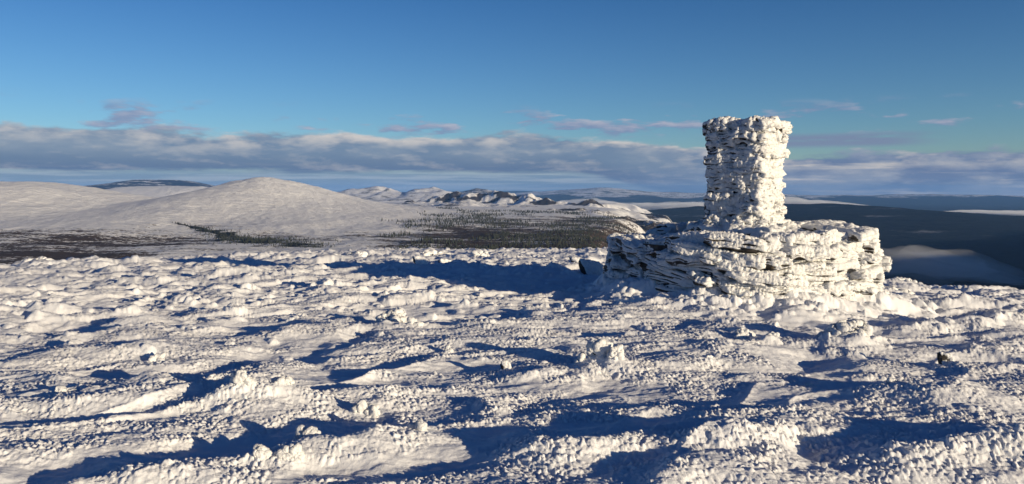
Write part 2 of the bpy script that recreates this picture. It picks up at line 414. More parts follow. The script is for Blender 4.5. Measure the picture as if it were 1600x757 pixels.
    L += [shade_ridge, A, B, B2, B3, C, D, E, E2, E3, F2, G, G2, G3, H, I, I2]
    S = np.stack(L); M = S.max(0)
    kk = 9.0
    z = M+kk*np.log(np.exp((S-M)/kk).sum(0))
    z = z+sm(1200, 2000, y)*(1.6*fbm2(x/60+.3*y/60, y/190, 3, 97)+.8*fbm2(x/35, y/60, 2, 98))
    # stream gully between the two left hills
    gl = np.minimum(np.hypot((x-wp(330,0,2300)[0])/150, (y-2300)/560), 9)
    z = z-14*np.exp(-gl**2)
    if not full: return z
    own_ = lambda Q_, t=-25: sm(t, 0, Q_-M)
    slope_n = fbm2(x/160, y/160, 4, 81)
    rock = np.clip(np.maximum.reduce([.33*own_(G), .40*own_(G3), .30*own_(E), .30*own_(E2), .30*own_(E3), .30*own_(G2), .45*own_(F2)])+.55*slope_n*own_(G)+.2*slope_n, 0, 1)
    hill = np.maximum.reduce([own_(q, -12) for q in (A, B, B2, B3, C, E, E2, E3, F2, G, G2, G3)])
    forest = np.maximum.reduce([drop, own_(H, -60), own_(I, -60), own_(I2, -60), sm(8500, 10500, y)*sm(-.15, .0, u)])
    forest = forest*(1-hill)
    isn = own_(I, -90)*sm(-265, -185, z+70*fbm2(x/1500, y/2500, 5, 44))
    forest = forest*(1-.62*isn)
    forest = np.maximum(forest, .52*own_(D))  # mountain D: cloud shade painted in with the dark forest tone
    # scrub filling the stream valley between the two left hills
    gp, gw = GULLY, (5, 10, 26, 52, 60, 26)
    gd = np.full_like(x, 9.)
    for (a_, b_, wa, wb) in zip(gp[:-1], gp[1:], gw[:-1], gw[1:]):
        dx, dy = b_[0]-a_[0], b_[1]-a_[1]
        t = np.clip(((x-a_[0])*dx+(y-a_[1])*dy)/(dx*dx+dy*dy), 0, 1)
        gd = np.minimum(gd, np.hypot(x-a_[0]-t*dx, (y-a_[1]-t*dy)*.8)/(wa+t*(wb-wa)))
    gd = gd+.9*fbm2(x/45, y/80, 5, 86)
    forest = np.maximum(forest, .56*sm(2.4, .1, gd))
    low = sm(-70, -118, z)
    veg = .24+.30*low*sm(5200, 2200, y)
    veg = veg+.10*sm(-.35, -.5, u)*sm(2300, 1700, y)+.26*sm(-.26,-.08,u)*sm(4600,2600,y)*.72+.28*own_(G3)+.30*own_(G2)
    veg -= .35*sm(-60, 0, z)
    veg = veg-.25*np.exp(-(((u+.18)/.16)**2))*sm(2200,3000,y)
    return z, veg, forest, rock
def on_land(px, py):
    Yr = np.arange(700., 9000., 4.); z_ = terrain((px-800)/F*Yr, Yr, False)
    k = np.argmax(HOR+(EYE-z_)/Yr*F <= py); return ((px-800)/F*Yr[k], Yr[k])
GULLY = [on_land(*p) for p in ((275, 349), (305, 356), (345, 366), (385, 374), (430, 380), (500, 386))]
th2 = np.concatenate([np.arange(-math.pi, -.74, .05), np.linspace(-.74, .74, 1150), np.arange(.79, math.pi-.01, .05)])
r2 = [105.]
while r2[-1] < 46000:
    r = r2[-1]; r2.append(r*(1.02 if r < 1200 else 1.0048 if r < 9000 else 1.0075 if r < 18000 else 1.012))
R2, T2 = np.meshgrid(np.array(r2), th2, indexing='ij')
tx = (R2*np.sin(T2)).ravel(); ty = (R2*np.cos(T2)).ravel()
tz, veg, fo, rk = terrain(tx, ty)
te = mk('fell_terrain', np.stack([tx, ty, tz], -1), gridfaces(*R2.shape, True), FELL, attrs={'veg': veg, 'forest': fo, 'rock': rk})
tag(te, kind='structure')

# ------------------------------------------------------------------ spruces on the plain
def tree_mesh(h, seed, n=6, tiers=4):
    rs = np.random.default_rng(seed); V = []; Q = []
    def cone(z0, z1, r0, r1):
        b = len(V)
        for k in range(n):
            a = 2*math.pi*k/n+rs.random(); j = .75+.5*rs.random()
            V.append((r0*j*math.cos(a), r0*j*math.sin(a), z0-rs.random()*.04*h))
        for k in range(n):
            a = 2*math.pi*k/n
            V.append((r1*math.cos(a), r1*math.sin(a), z1))
        for k in range(n): Q.append((b+k, b+(k+1) % n, b+n+(k+1) % n, b+n+k))
    cone(-.8, h*.2, .035*h, .03*h)
    for t in range(tiers):
        f = t/tiers
        cone(h*(.10+.72*f), h*(.10+.72*f+.34), h*.19*(1-f*.75), h*.012)
    return np.array(V), np.array(Q)
cand = 60000
yy = rng.uniform(1350, 4300, cand); uu = rng.uniform(-.56, .20, cand); xx = uu*yy
dn = fbm2(xx/260, yy/420, 4, 71)
pr = sm(.12, .42, dn+.16+.35*sm(3200, 1600, yy)-1.3*sm(-.1, -.24, uu)+.35*np.exp(-(((xx-wp(430,0,1850)[0])/190)**2+((yy-1850)/200)**2)))*(yy/4300)**.5
zt, vv, ff, _ = terrain(xx, yy)
pr = pr*(zt < -95)*(1-sm(.15, .19, uu))
keep = rng.random(cand) < pr*.55
tx_, ty_, tz_ = xx[keep], yy[keep], zt[keep]
hh = rng.uniform(4.5, 11.5, len(tx_))
gb = []
for (a_, b_, wa, wb) in zip(GULLY[:-1], GULLY[1:], (5, 12, 30, 55, 60), (12, 30, 55, 60, 30)):
    n_ = int(np.hypot(b_[0]-a_[0], b_[1]-a_[1])*(wa+wb)/55); t_ = rng.random(n_); w_ = wa+(wb-wa)*t_
    gb.append(np.stack([a_[0]+(b_[0]-a_[0])*t_+rng.normal(0, .8, n_)*w_, a_[1]+(b_[1]-a_[1])*t_+rng.normal(0, .9, n_)*w_], -1))
gb = np.vstack(gb)[:2600]; gbz = terrain(gb[:,0], gb[:,1], False)
tx_ = np.concatenate([tx_, gb[:,0]]); ty_ = np.concatenate([ty_, gb[:,1]]); tz_ = np.concatenate([tz_, gbz]); hh = np.concatenate([hh, rng.uniform(3., 7., len(gb))])
order = np.argsort(-(hh/ty_))
TREES = [tree_mesh(1.0, s) for s in range(4)]
tm = []
for k in range(4):
    o = mk('spruce_tree', TREES[k][0], TREES[k][1], SPRUCE, smooth=False); tm.append(o)
for c, i in enumerate(order[:300]):
    o = tm[c] if c < 4 else tm[c % 4].copy()
    if c >= 4: COL.objects.link(o)
    o.location = (tx_[i], ty_[i], tz_[i]); o.scale = (hh[i],)*3; o.rotation_euler = (0, 0, rng.random()*6.28)
    tag(o, 'small dark spruce standing among its like on the snowy plain below the summit', 'tree', 'spruces scattered on the snowy plain')
VV = []; QQ = []; off = 0
for c, i in enumerate(order[300:12300]):
    v, q = TREES[c % 4]; a = rng.random()*6.28; h = hh[i]
    rot = np.array([[math.cos(a), -math.sin(a), 0], [math.sin(a), math.cos(a), 0], [0, 0, 1]])
    VV.append((v*h)@rot.T+np.array([tx_[i], ty_[i], tz_[i]])); QQ.append(q+off); off += len(v)
fo_ = mk('spruce_forest', np.vstack(VV), np.vstack(QQ), SPRUCE, smooth=False)
tag(fo_, 'sparse dark spruce woodland spread over the snowy plain behind the nearest spruces', 'forest', kind='stuff')

# ------------------------------------------------------------------ cairn
WIND = np.array([.55, -.80, .22]); WIND /= np.linalg.norm(WIND)
_cache = {}
def box_grid(L, D, H, res):
    nx, ny, nz = (max(3, int(round(s/res))) for s in (L, D, H))
    key = (nx, ny, nz)
    if key in _cache: return _cache[key]
    Vs = []; Qs = []; off = 0
    def face(n1, n2, f):
        nonlocal off
        i, j = np.meshgrid(np.arange(n1+1), np.arange(n2+1), indexing='ij')
        Vs.append(f(i.ravel(), j.ravel())); Qs.append(gridfaces(n1+1, n2+1)+off); off += (n1+1)*(n2+1)
    one = np.ones
    face(nx, ny, lambda i, j: np.stack([i, j, 0*i+nz], -1)); Qs[-1] = Qs[-1][:, ::-1]
    face(nx, ny, lambda i, j: np.stack([i, j, 0*i], -1))
    face(nx, nz, lambda i, j: np.stack([i, 0*i, j], -1)); Qs[-1] = Qs[-1][:, ::-1]
    face(nx, nz, lambda i, j: np.stack([i, 0*i+ny, j], -1))
    face(ny, nz, lambda i, j: np.stack([0*i, i, j], -1))
    face(ny, nz, lambda i, j: np.stack([0*i+nx, i, j], -1)); Qs[-1] = Qs[-1][:, ::-1]
    Va = np.vstack(Vs); Q = np.vstack(Qs)
    uq, inv = np.unique(Va, axis=0, return_inverse=True)
    inv = inv.ravel()
    P = uq/np.array([nx, ny, nz])*2-1
    Q = inv[Q]
    # make every quad face outwards
    c = P[Q].mean(1); n = np.cross(P[Q[:,2]]-P[Q[:,0]], P[Q[:,3]]-P[Q[:,1]])
    fl = (c*n).sum(1) < 0; Q[fl] = Q[fl][:, ::-1]
    _cache[key] = (P, Q); return P, Q
def slab(L, D, H, res, seed):
    """an irregular flat stone, centred, lying flat"""
    P, Q = box_grid(L, D, H, res)
    s = seed*13.7
    # round the corners
    n = np.abs(P)**10; k = n.sum(1)**(1/10.); Pr = P/np.maximum(k, 1)[:, None]
    p = Pr*np.array([L/2, D/2, H/2])
    w = per3(P[:,0]*1.4+s, P[:,1]*1.4, P[:,2]*.3+s)
    p[:,0] *= 1+.16*w+.12*np.sin(P[:,1]*2+s); p[:,1] *= 1+.18*per3(P[:,0]*1.8+s+50, P[:,1], P[:,2]*.4)
    p[:,2] += .18*H*per3(P[:,0]*2.2+s, P[:,1]*2.2, P[:,2]+s+9)
    p[:,2] *= 1-.35*np.abs(P[:,0])**3*(.5+.5*math.sin(s))
    ls = per3(P[:,0]*.7+s, P[:,1]*.7, P[:,2]*4+s+3)
    p[:,0] += .02*ls; p[:,1] += .02*ls
    return p, Q
def rotz(a): c, s = math.cos(a), math.sin(a); return np.array([[c,-s,0],[s,c,0],[0,0,1]])
def rotx(a): c, s = math.cos(a), math.sin(a); return np.array([[1,0,0],[0,c,-s],[0,s,c]])
def roty(a): c, s = math.cos(a), math.sin(a); return np.array([[c,0,s],[0,1,0],[-s,0,c]])
def rime_up(p, Q, amp=1.0, bias=0., cell=.035, big=.012):
    """grow hoar on the faces turned to the wind and the sky; returns new points and the rime cover"""
    n = vnormals(p, Q)
    e = n@WIND; up = n[:,2]
    lowf = per3(p[:,0]*3.1, p[:,1]*3.1, p[:,2]*3.6, 5)
    midf = per3(p[:,0]*9, p[:,1]*9, p[:,2]*11, 6)
    lee = n@np.array([-.88, .3, -.25])
    rm = .72+.40*np.clip(e, -.2, 1)+.35*np.clip(up, -.1, 1)-.95*np.clip(-up-.1, 0, 1)-.30*np.clip(lee, 0, 1)+.34*lowf+.22*midf+bias
    rm = np.clip(rm, 0, 1.25)
    g = sm(.35, .8, rm)
    k0 = caps3(p, cell*4.2, 34, .7); k1 = caps3(p, cell*1.9, 31, .8); k2 = caps3(p, cell, 32, 1.1); k3 = caps3(p, cell*.55, 33)
    ex = .35+.65*np.clip(e+.35, 0, 1)
    d = g*ex*amp*(.010+big*k0+.018*k1+.036*k2+.020*k3+.012*midf)
    dirn = n*.75+WIND*.35*np.clip(e+.3, 0, 1)[:, None]
    return p+dirn*d[:, None], rm
GZ = float(gross(np.array([CX]), np.array([CY]))[0])
cairn = bpy.data.objects.new('stone_cairn', None); COL.objects.link(cairn)
cairn.location = (CX, CY, GZ); O = np.array([CX, CY, GZ])
tag(cairn, 'big rime-crusted dry-stone cairn, square pillar on a round slab-built base', 'cairn')
# --- round base: courses of slabs
stones = []   # (points, quads, visible size, facing)
z = -.12; course = 0
TOP = 1.10
while z < TOP-.02:
    hc = random.uniform(.11, .18)
    a = random.uniform(0, .4); a0 = a
    while a < a0+2*math.pi-.05:
        L = random.uniform(.40, .95) if random.random() < .72 else random.uniform(.18, .32)
        am_ = a+L/CR/2
        bulge = .05*math.sin(3*a+1)+.03*math.sin(5*a)
        rad = CR*(1+.045*math.cos(4*(am_+.30)))+bulge-.10*(z/TOP)*(.6)+random.uniform(-.14, .08)
        da = L/rad; am = a+da/2
        D = random.uniform(.34, .48)
        topz = TOP-.19*sm(-.1, -1.0, math.cos(am))+.08*sm(.3, 1., math.cos(am))
        if z > topz-.03: a += da; continue
        H = hc*random.uniform(.95, 1.4)
        fc = -math.sin(am)*.96+math.cos(am)*-.28     # >0 where the camera sees it
        res = .0125 if fc > -.15 else .034
        p, Q = slab(L*1.02, D, H*1.05, res, random.random()*90)
        tilt = random.gauss(0, .10)+(.09*math.sin(am*1.0+.3) if fc > 0 else 0)
        p = p@rotx(random.gauss(.02, .05)).T@roty(-tilt).T
        p = p@rotz(am+math.pi/2).T
        c = np.array([math.cos(am)*(rad-D/2), math.sin(am)*(rad-D/2), z+hc/2+random.uniform(-.012, .012)])
        stones.append((p+c+O, Q, L*H*max(fc, 0), fc, random.uniform(-.22, .10)+.12*float(sm(-.2,.6,math.cos(am-.6-4.9)))))
        a += da
    z += hc*.97
# --- loose coping slabs on the platform rim and against the foot
for k in range(34):
    a = random.uniform(0, 2*math.pi); rad = random.uniform(.9, CR-.25)
    tz_ = TOP-.19*float(sm(-.1, -1.0, math.cos(a)))+.08*float(sm(.3, 1., math.cos(a)))
    L = random.uniform(.3, .7)
    p, Q = slab(L, random.uniform(.25, .42), random.uniform(.07, .12), .018, random.random()*90)
    p = p@rotx(random.gauss(0, .12)).T@roty(random.gauss(0, .12)).T@rotz(random.random()*6.28).T
    stones.append((p+np.array([math.cos(a)*rad, math.sin(a)*rad, tz_-.03+random.uniform(0, .07)])+O, Q, 0, 1, .1))
stones_v = sorted(range(len(stones)), key=lambda i: -stones[i][2])
partset = set(stones_v[:96])
def grow(lst, amp, big=.012):
    # one pass of the noise over all the stones together
    Vs = [s[0] for s in lst]; offs = np.cumsum([0]+[len(v) for v in Vs])
    A = np.vstack(Vs); Q = np.vstack([s[1]+o for s, o in zip(lst, offs)])
    B = np.concatenate([np.full(len(s[0]), s[4]) for s in lst])
    P, rm = rime_up(A, Q, amp, B, big=big)
    return P, Q, rm, offs
P, Q, rm, offs = grow(stones, 1.0)
rest_V = []; rest_Q = []; rest_r = []; off = 0
for i, s in enumerate(stones):
    seg = slice(offs[i], offs[i+1])
    if i in partset:
        mk('stone_slab', P[seg]-O, s[1], RIME, parent=cairn, attrs={'rime': rm[seg]})
    else:
        rest_V.append(P[seg]-O); rest_Q.append(s[1]+off); rest_r.append(rm[seg]); off += len(s[0])
def core(n=96, m=30, rad=CR-.24):
    aa = np.linspace(0, 2*math.pi, n, endpoint=False)
    Z, A = np.meshgrid(np.linspace(-.2, .93, m), aa, indexing='ij')
    rr = rad+.05*fbm2(A*4, Z*9, 3, 2)
    return np.stack([rr*np.cos(A), rr*np.sin(A), Z], -1).reshape(-1, 3), gridfaces(m, n, True)
v, q = core(); rest_V.append(v); rest_Q.append(q+off); rest_r.append(np.zeros(len(v)))
mk('base_wall', np.vstack(rest_V), np.vstack(rest_Q), RIME, parent=cairn, attrs={'rime': np.concatenate(rest_r)})
# --- snow lying on the platform
rc = np.linspace(.02, CR-.16, 110); tc = np.linspace(0, 2*math.pi, 620, endpoint=False)
RC, TC = np.meshgrid(rc, tc, indexing='ij')
px_ = (RC*np.cos(TC)).ravel(); py_ = (RC*np.sin(TC)).ravel()
tzp = TOP-.07-.19*sm(-.1*CR, -1.0*CR, px_)+.08*sm(.3*CR, CR, px_)
nz_ = .05*fbm2(px_*2, py_*2, 4, 91)+caps2(px_+CX, py_+CY, .11, 41, np.full_like(px_, .7), .3, .6)*.55+caps2(px_, py_, .05, 42, np.full_like(px_, .8), .3, .6)*.6
cap_z = tzp+nz_-.06*sm(CR-.45, CR-.16, np.hypot(px_, py_))
sc_o = mk('snow_cover', np.stack([px_, py_, cap_z], -1), gridfaces(*RC.shape, True), SNOW, parent=cairn)
# --- square pillar
YAW = math.radians(-34.5)    # turn of the pillar's front face
colst = []; z = .86; PTOP = 2.68-GZ-.035
PX, PY = -.03, -.15
hx, hy = .50, .56
ci = 0
while z < PTOP-.03:
    hc = random.uniform(.07, .15)
    t = (z-.9)/(PTOP-.9)
    ws = .93+.04*math.cos(t*math.pi*2+.4)+.05*t+.14*max(0,t-.8)+.24*max(0,.16-t)/.16+random.uniform(-.03,.03)
    ox_, oy_ = random.uniform(-.03,.03), random.uniform(-.03,.03)
    ax_, ay_ = hx*ws, hy*ws
    for side in range(4):
        half = (ax_, ay_)[side % 2]; dist = (ay_, ax_)[side % 2]
        s = -half+(0 if (ci+side) % 2 else .16)
        end = half-(0 if (ci+side+1) % 2 else .0)
        while s < half-.05:
            L = min(random.uniform(.16, .5), half-s+random.uniform(0, .05))
            if half-s-L < .1: L = half-s
            D = random.uniform(.26, .36)
            p, Q = slab(L*1.06, D, hc*random.uniform(.95, 1.32), .0135 if side in (0, 1) or side == 3 else .03, random.random()*90)
            p = p@rotx(random.gauss(0, .07)).T@roty(random.gauss(0, .09)).T
            jut = random.uniform(-.055, .045)+(.03 if t > .86 else 0)
            sc_ = s+L/2
            if side == 0: jut += .075*float(sm(-.02, .1, sc_))*float(sm(.15, .5, t))-.07*math.exp(-((sc_+.02)/.07)**2)
            # side 0 faces -y, 1 faces +x, 2 faces +y, 3 faces -x
            c = np.array([s+L/2, -(dist-D/2+jut), z+hc/2+random.uniform(-.02, .02)])
            p = (p+c)@rotz(side*math.pi/2).T+np.array([ox_, oy_, 0])
            p = p@rotz(YAW).T+np.array([PX, PY, 0])
            b = random.uniform(-.16, .12)
            if side == 3: b -= .08
            if side == 0 and random.random() < .10: b -= .35
            if side in (0, 1): b += .10
            if side == 0 and s < -half+.1 and t > .72: b -= .28
            colst.append((p+O, Q, 0, 1, b))
            s += L
    z += hc*.98; ci += 1
# rubble and slabs heaped round the pillar's foot
for k in range(26):
    a = 2*math.pi*k/26+random.uniform(-.1, .1); rad = random.uniform(.68, .92)
    L = random.uniform(.25, .5)
    p, Q = slab(L, random.uniform(.2, .32), random.uniform(.07, .13), .018, random.random()*90)
    p = p@rotx(random.gauss(.25, .15)).T@roty(random.gauss(0, .15)).T@rotz(a+math.pi/2).T
    colst.append((p+np.array([math.cos(a)*rad+PX, math.sin(a)*rad+PY, 1.02+random.uniform(-.02, .10)+.25*(.92-rad)])+O, Q, 0, 1, .12))
# top stones: a raised block over the left corner, flat caps elsewhere
for (lx, ly, L, D, H, dz, b) in ((-.30,-.30,.34,.30,.10,.10,.12), (.28,-.2,.3,.34,.07,.02,.15), (.2,.1,.4,.3,.08,.03,.1), (-.33, -.32, .46, .42, .10, .03, -.15), (-.20,-.38,.3,.3,.07,.09,.1), (.22, -.30, .62, .45, .07, .02, -.05), (-.25, .3, .6, .5, .06, .0, 0), (.3, .3, .55, .5, .06, .02, .0), (.0,0,.5,.5,.08,0,.1)):
    p, Q = slab(L, D, H, .0165, random.random()*90)
    p = p@rotz(random.uniform(-.2, .2)).T+np.array([lx, ly, PTOP+dz])
    colst.append((p@rotz(YAW).T+np.array([PX, PY, 0])+O, Q, 0, 1, b))
P, Q, rm, offs = grow(colst, 1.45, .016)
P = P+(WIND*.8+np.array([-.3,-.2,0]))*(.048*per3(P[:,0]*4, P[:,1]*4, P[:,2]*3.6, 61)+.026*per3(P[:,0]*11, P[:,1]*11, P[:,2]*10, 62))[:, None]
mk('pillar', P-O, Q, RIME, parent=cairn, attrs={'rime': rm})
bp_, bq = box_grid(.9, .95, 1.9, .12); bv = bp_*np.array([.40, .46, .93])@rotz(YAW).T+np.array([PX, PY, .9+.9-.03])
mk('pillar_core', bv, bq, RIME, parent=cairn, attrs={'rime': np.zeros(len(bv))})

# ------------------------------------------------------------------ single stones and crusted lumps on the snow
def lump(L, W, H, seed, res, kind):
    """kind 0: rounded rime lump, 1: angular stone with a bare face, 2: flat slab"""
    if kind == 2: p, Q = slab(L, W, H, res, seed)
    else:
        P0, Q = box_grid(L, W, H, res)
        n = np.linalg.norm(P0, axis=1, keepdims=True); s = P0/n
        s = s*(1-.25*(kind == 1))+P0*.25*(kind == 1)
        w = per3(s[:,0]*1.3+seed*7, s[:,1]*1.3, s[:,2]*1.3, 3)
        if kind == 0:
            c1_ = caps3(s*1.0+seed, .62, 71); c2_ = caps3(s+seed*2, .3, 72)
            s = s*(.56+.75*w+.45*c1_+.25*c2_)[:, None]; s[:,2] = np.where(s[:,2] > 0, s[:,2]**1.0, s[:,2])
        else: s = s*(1+.2*w)[:, None]
        if kind == 1: s[:,0] -= .35*s[:,2]           # leaning, bare on the lee side
        p = s*np.array([L/2, W/2, H/2])
    return p, Q
GR = {'snow_lump': 'crusted lumps on the snow', 'rime_mound': 'rime mounds on the plateau', 'rock': 'stones on the plateau', 'stone_slab': 'loose slabs by the cairn'}
CT = {'snow_lump': 'snow lump', 'rime_mound': 'snow mound', 'rock': 'rock', 'stone_slab': 'stone slab'}
for k, (px, py, wpx, hpx, kind, tilt, bias, nm, lab) in enumerate(ROCKS):
    x, y = ground_at(px, py)
    s = y/F; L = wpx*s*1.0; H = hpx*s*(1.0 if kind else .62 if py > 430 else .55); W = max(L*.62, H*.8)
    if nm == 'rime_mound': W = L*.7
    y += W*.35
    g = min(gz_at(x+a*L*.25, y+b*W*.25) for a in (-1, 0, 1) for b in (-1, 0, 1))
    sink = .52 if kind == 0 else .22 if kind == 1 else .1
    fullH = H/(1-sink) if kind != 2 else H*.55
    res = max(.006, y*.0011)
    p, Q = lump(L, W, fullH*(1 if kind == 2 else 1.1), k*3.1, res, kind)
    if kind == 2: p = p@roty(tilt).T@rotx(-.12).T
    else: p = p@roty(tilt*.6).T@rotz(random.uniform(-.4, .4)).T
    base = np.array([x, y, g])
    p = p+np.array([0, 0, fullH*.5*(1-sink*1.6)])
    amp = (1.15 if nm == 'rime_mound' else .8)*min(1.6, max(.5, L/.35))
    P, rmm = rime_up(p+base, Q, amp, bias, .045*min(2.5, max(.75, y/11)))
    o = mk(nm, P-base, Q, RIME, loc=tuple(base), attrs={'rime': rmm})
    tag(o, lab, CT[nm], GR[nm])

# ------------------------------------------------------------------ fog banks in the valleys
def bank(pts, dens, name, label, res=5):
    """one lumpy body of fog: overlapping billows merged into a closed skin"""
    import bmesh
    mb = bpy.data.metaballs.new('m'); 
    m = vol_mat('fog_air', dens, (.97,.98,1))
    x0 = np.mean([p[0] for p in pts]); y0 = np.mean([p[1] for p in pts]); z0 = np.mean([p[2] for p in pts])
    V = []; Q = []; off = 0
    n, mm = 120, 40
    # a long closed tube along the points, flattened, with billowing skin
    P = np.array([p[:3] for p in pts], float); W = np.array([p[3] for p in pts], float); Hh = np.array([p[4] for p in pts], float)
    t = np.linspace(0, len(P)-1, n); i0 = np.clip(np.floor(t).astype(int), 0, len(P)-2); f = (t-i0)
    f = f*f*(3-2*f)
    c = P[i0]*(1-f)[:, None]+P[i0+1]*f[:, None]; w = W[i0]*(1-f)+W[i0+1]*f; h = Hh[i0]*(1-f)+Hh[i0+1]*f
    a = np.linspace(0, 2*math.pi, mm, endpoint=False)
    C, A = np.meshgrid(np.arange(n), a, indexing='ij')
    cc = c[C.ravel()]; ww = w[C.ravel()]; hh2 = h[C.ravel()]; A = A.ravel()
    cell = W.mean()*.8
    q0 = cc[:,0]/cell; q1 = A*1.6
    bil = 1+.38*per3(q0*1.1, np.cos(A)*2, np.sin(A)*2, 7)+.22*per3(q0*3.2, np.cos(A)*4, np.sin(A)*4, 8)+.10*per3(q0*8, np.cos(A)*8, np.sin(A)*8, 9)
    v = cc+np.stack([0*ww, np.cos(A)*ww*bil, np.sin(A)*hh2*bil], -1)
    v = np.vstack([v, c[:1], c[-1:]])
    q = gridfaces(n, mm, False)
    i = np.arange(n-1)[:, None]; j = np.array([mm-1])[None, :]
    q = np.vstack([q, np.stack([i*mm+j, i*mm+0*j, (i+1)*mm+0*j, (i+1)*mm+j], -1).reshape(-1, 4)])
    bpy.data.metaballs.remove(mb)
    v = v-np.array([x0, y0, z0])
    vv = [tuple(r) for r in v]; fcs = [tuple(int(k) for k in r) for r in q]
    e0 = n*mm; e1 = e0+1
    fcs += [(e0, (k+1) % mm, k) for k in range(mm)]+[(e1, (n-1)*mm+k, (n-1)*mm+(k+1) % mm) for k in range(mm)]
    me = bpy.data.meshes.new(name); me.from_pydata(vv, [], fcs); me.materials.append(m)
    for pgn in me.polygons: pgn.use_smooth = True
    bm = bmesh.new(); bm.from_mesh(me); bmesh.ops.recalc_face_normals(bm, faces=bm.faces); bm.to_mesh(me); bm.free()
    o = bpy.data.objects.new(name, me); o.location = (x0, y0, z0); COL.objects.link(o)
    tag(o, label, 'fog', kind='stuff'); return o
def bk(px, py, Y, w, h): a = wp(px, py, Y); return (*a, w, h)
bank([bk(1330,418,3600,150,15), bk(1400,412,3400,330,62), bk(1470,408,3300,330,66), bk(1540,424,3200,260,44), bk(1600,436,3100,120,10)], .0024, 'fog_bank', 'grey fog bank lying in the dark valley right of the cairn')
bank([bk(840,324,13500,150,5), bk(880,320,13000,400,55), bk(925,320,12600,500,95), bk(965,324,12300,500,75), bk(1030,323,12000,450,62), bk(1090,321,12000,400,60), bk(1130,324,12000,200,8)], .0045, 'fog_bank', 'white lumpy fog strip in the distant valley left of the pillar')
bank([bk(1180,316,12500,400,60), bk(1240,316,12500,450,75), bk(1280,318,12500,400,50), bk(1350,321,12500,200,6)], .0045, 'fog_bank', 'white fog strip in the distant valley right of the pillar')
bank([bk(1480,331,9800,150,5), bk(1530,331,9800,500,20), bk(1600,333,9800,600,30), bk(1700,335,9800,500,24), bk(1760,335,9800,100,5)], .005, 'fog_bank', 'thin pale fog streak at the right edge above the dark forest ridge')
# air
S = 46500.
me = bpy.data.meshes.new('haze')
zb, zt_ = float(tz.min())-1.0, float(max(tz.max(), 10))+40
vs = [(x, y, z) for z in (zb, zt_) for (x, y) in ((-S,-S),(S,-S),(S,S),(-S,S))]
me.from_pydata(vs, [], [(0,3,2,1),(4,5,6,7),(0,1,5,4),(1,2,6,5),(2,3,7,6),(3,0,4,7)])
me.materials.append(vol_mat('clear_air', 2.2e-5, (.22,.48,1.0)))
hz = bpy.data.objects.new('haze', me); COL.objects.link(hz); tag(hz, kind='stuff')

# ------------------------------------------------------------------ sky
w = bpy.data.worlds.new('World'); sc.world = w; w.use_nodes = True; nt = w.node_tree
bg = nt.nodes['Background']; STR = .10; bg.inputs['Strength'].default_value = STR
sky = nd(nt, 'ShaderNodeTexSky'); sky.sky_type = 'NISHITA'; sky.sun_disc = False
sky.sun_elevation = SUN_EL; sky.sun_rotation = math.atan2(SUND[0], SUND[1]); sky.altitude = 1200
sky.air_density = 1.0; sky.dust_density = .3; sky.ozone_density = 2.5
tc = nd(nt, 'ShaderNodeTexCoord'); sx = nd(nt, 'ShaderNodeSeparateXYZ'); nt.links.new(tc.outputs['Generated'], sx.inputs[0])
X, Y, Z = sx.outputs
A = mth(nt, 'ARCTAN2', X, Y)
hor = mth(nt, 'SQRT', mth(nt, 'ADD', mth(nt, 'MULTIPLY', X, X), mth(nt, 'MULTIPLY', Y, Y)))
E = mth(nt, 'ARCTAN2', Z, hor)
def cvec(sa, se, oa=0., oe=0., off=0.):
    c = nd(nt, 'ShaderNodeCombineXYZ')
    nt.links.new(mth(nt, 'MULTIPLY_ADD', A, sa, oa*sa), c.inputs[0]); nt.links.new(mth(nt, 'MULTIPLY_ADD', E, se, oe*se), c.inputs[1])
    c.inputs[2].default_value = off; return c.outputs[0]
def cmix(f, a, b): return mixc(nt, f, a, b)
def lin(c): return tuple(.90*(v/255/12.92 if v/255 <= .04045 else ((v/255+.055)/1.055)**2.4)/STR for v in c)
# clear sky, tinted towards the photo's deeper blue overhead
tint = nd(nt, 'ShaderNodeValToRGB'); cr = tint.color_ramp
cr.elements[0].position = 0; cr.elements[0].color = (.76, .86, 1.02, 1)
cr.elements[1].position = 1; cr.elements[1].color = (.07, .18, .42, 1)
for p_, c_ in ((.10, (.56,.77,.98,1)), (.30, (.31,.57,.86,1)), (.6, (.18,.35,.68,1))):
    e_ = cr.elements.new(p_); e_.color = c_
nt.links.new(mr(nt, E, 0, .8, 0, 1, False), tint.inputs[0])
mul = nd(nt, 'ShaderNodeMix'); mul.data_type = 'RGBA'; mul.blend_type = 'MULTIPLY'; mul.inputs[0].default_value = 1
nt.links.new(sky.outputs[0], mul.inputs[6]); nt.links.new(tint.outputs[0], mul.inputs[7])
clear = mul.outputs[2]
# cloud bank above the far land, its top and base drifting lower to the right
bt = mr(nt, A, .05, .34, .0700, .045, True); bb = mr(nt, A, .05, .34, .0225, -.03, True)
def density(oa, oe):
    n1 = noise(nt, cvec(12, 44, oa, oe, 1.3), 1.0, 6, .55); n2 = noise(nt, cvec(30, 110, oa, oe, 4.1), 1.0, 5, .6)
    wv = mth(nt, 'ADD', mth(nt, 'MULTIPLY', mth(nt, 'SUBTRACT', n1, .5), .040), mth(nt, 'MULTIPLY', mth(nt, 'SUBTRACT', n2, .5), .016))
    e2 = mth(nt, 'ADD', E, oe)
    top = mth(nt, 'SUBTRACT', mth(nt, 'ADD', bt, wv), e2)
    return top, n1, n2
top, n1, n2 = density(0, 0)
ftop = mr(nt, top, -.002, .0065)
wv2 = mth(nt, 'MULTIPLY', mth(nt, 'SUBTRACT', noise(nt, cvec(7, 60, 0, 0, 9.), 1., 5, .6), .5), .020)
fbot = mr(nt, mth(nt, 'SUBTRACT', E, mth(nt, 'ADD', bb, wv2)), -.003, .004)
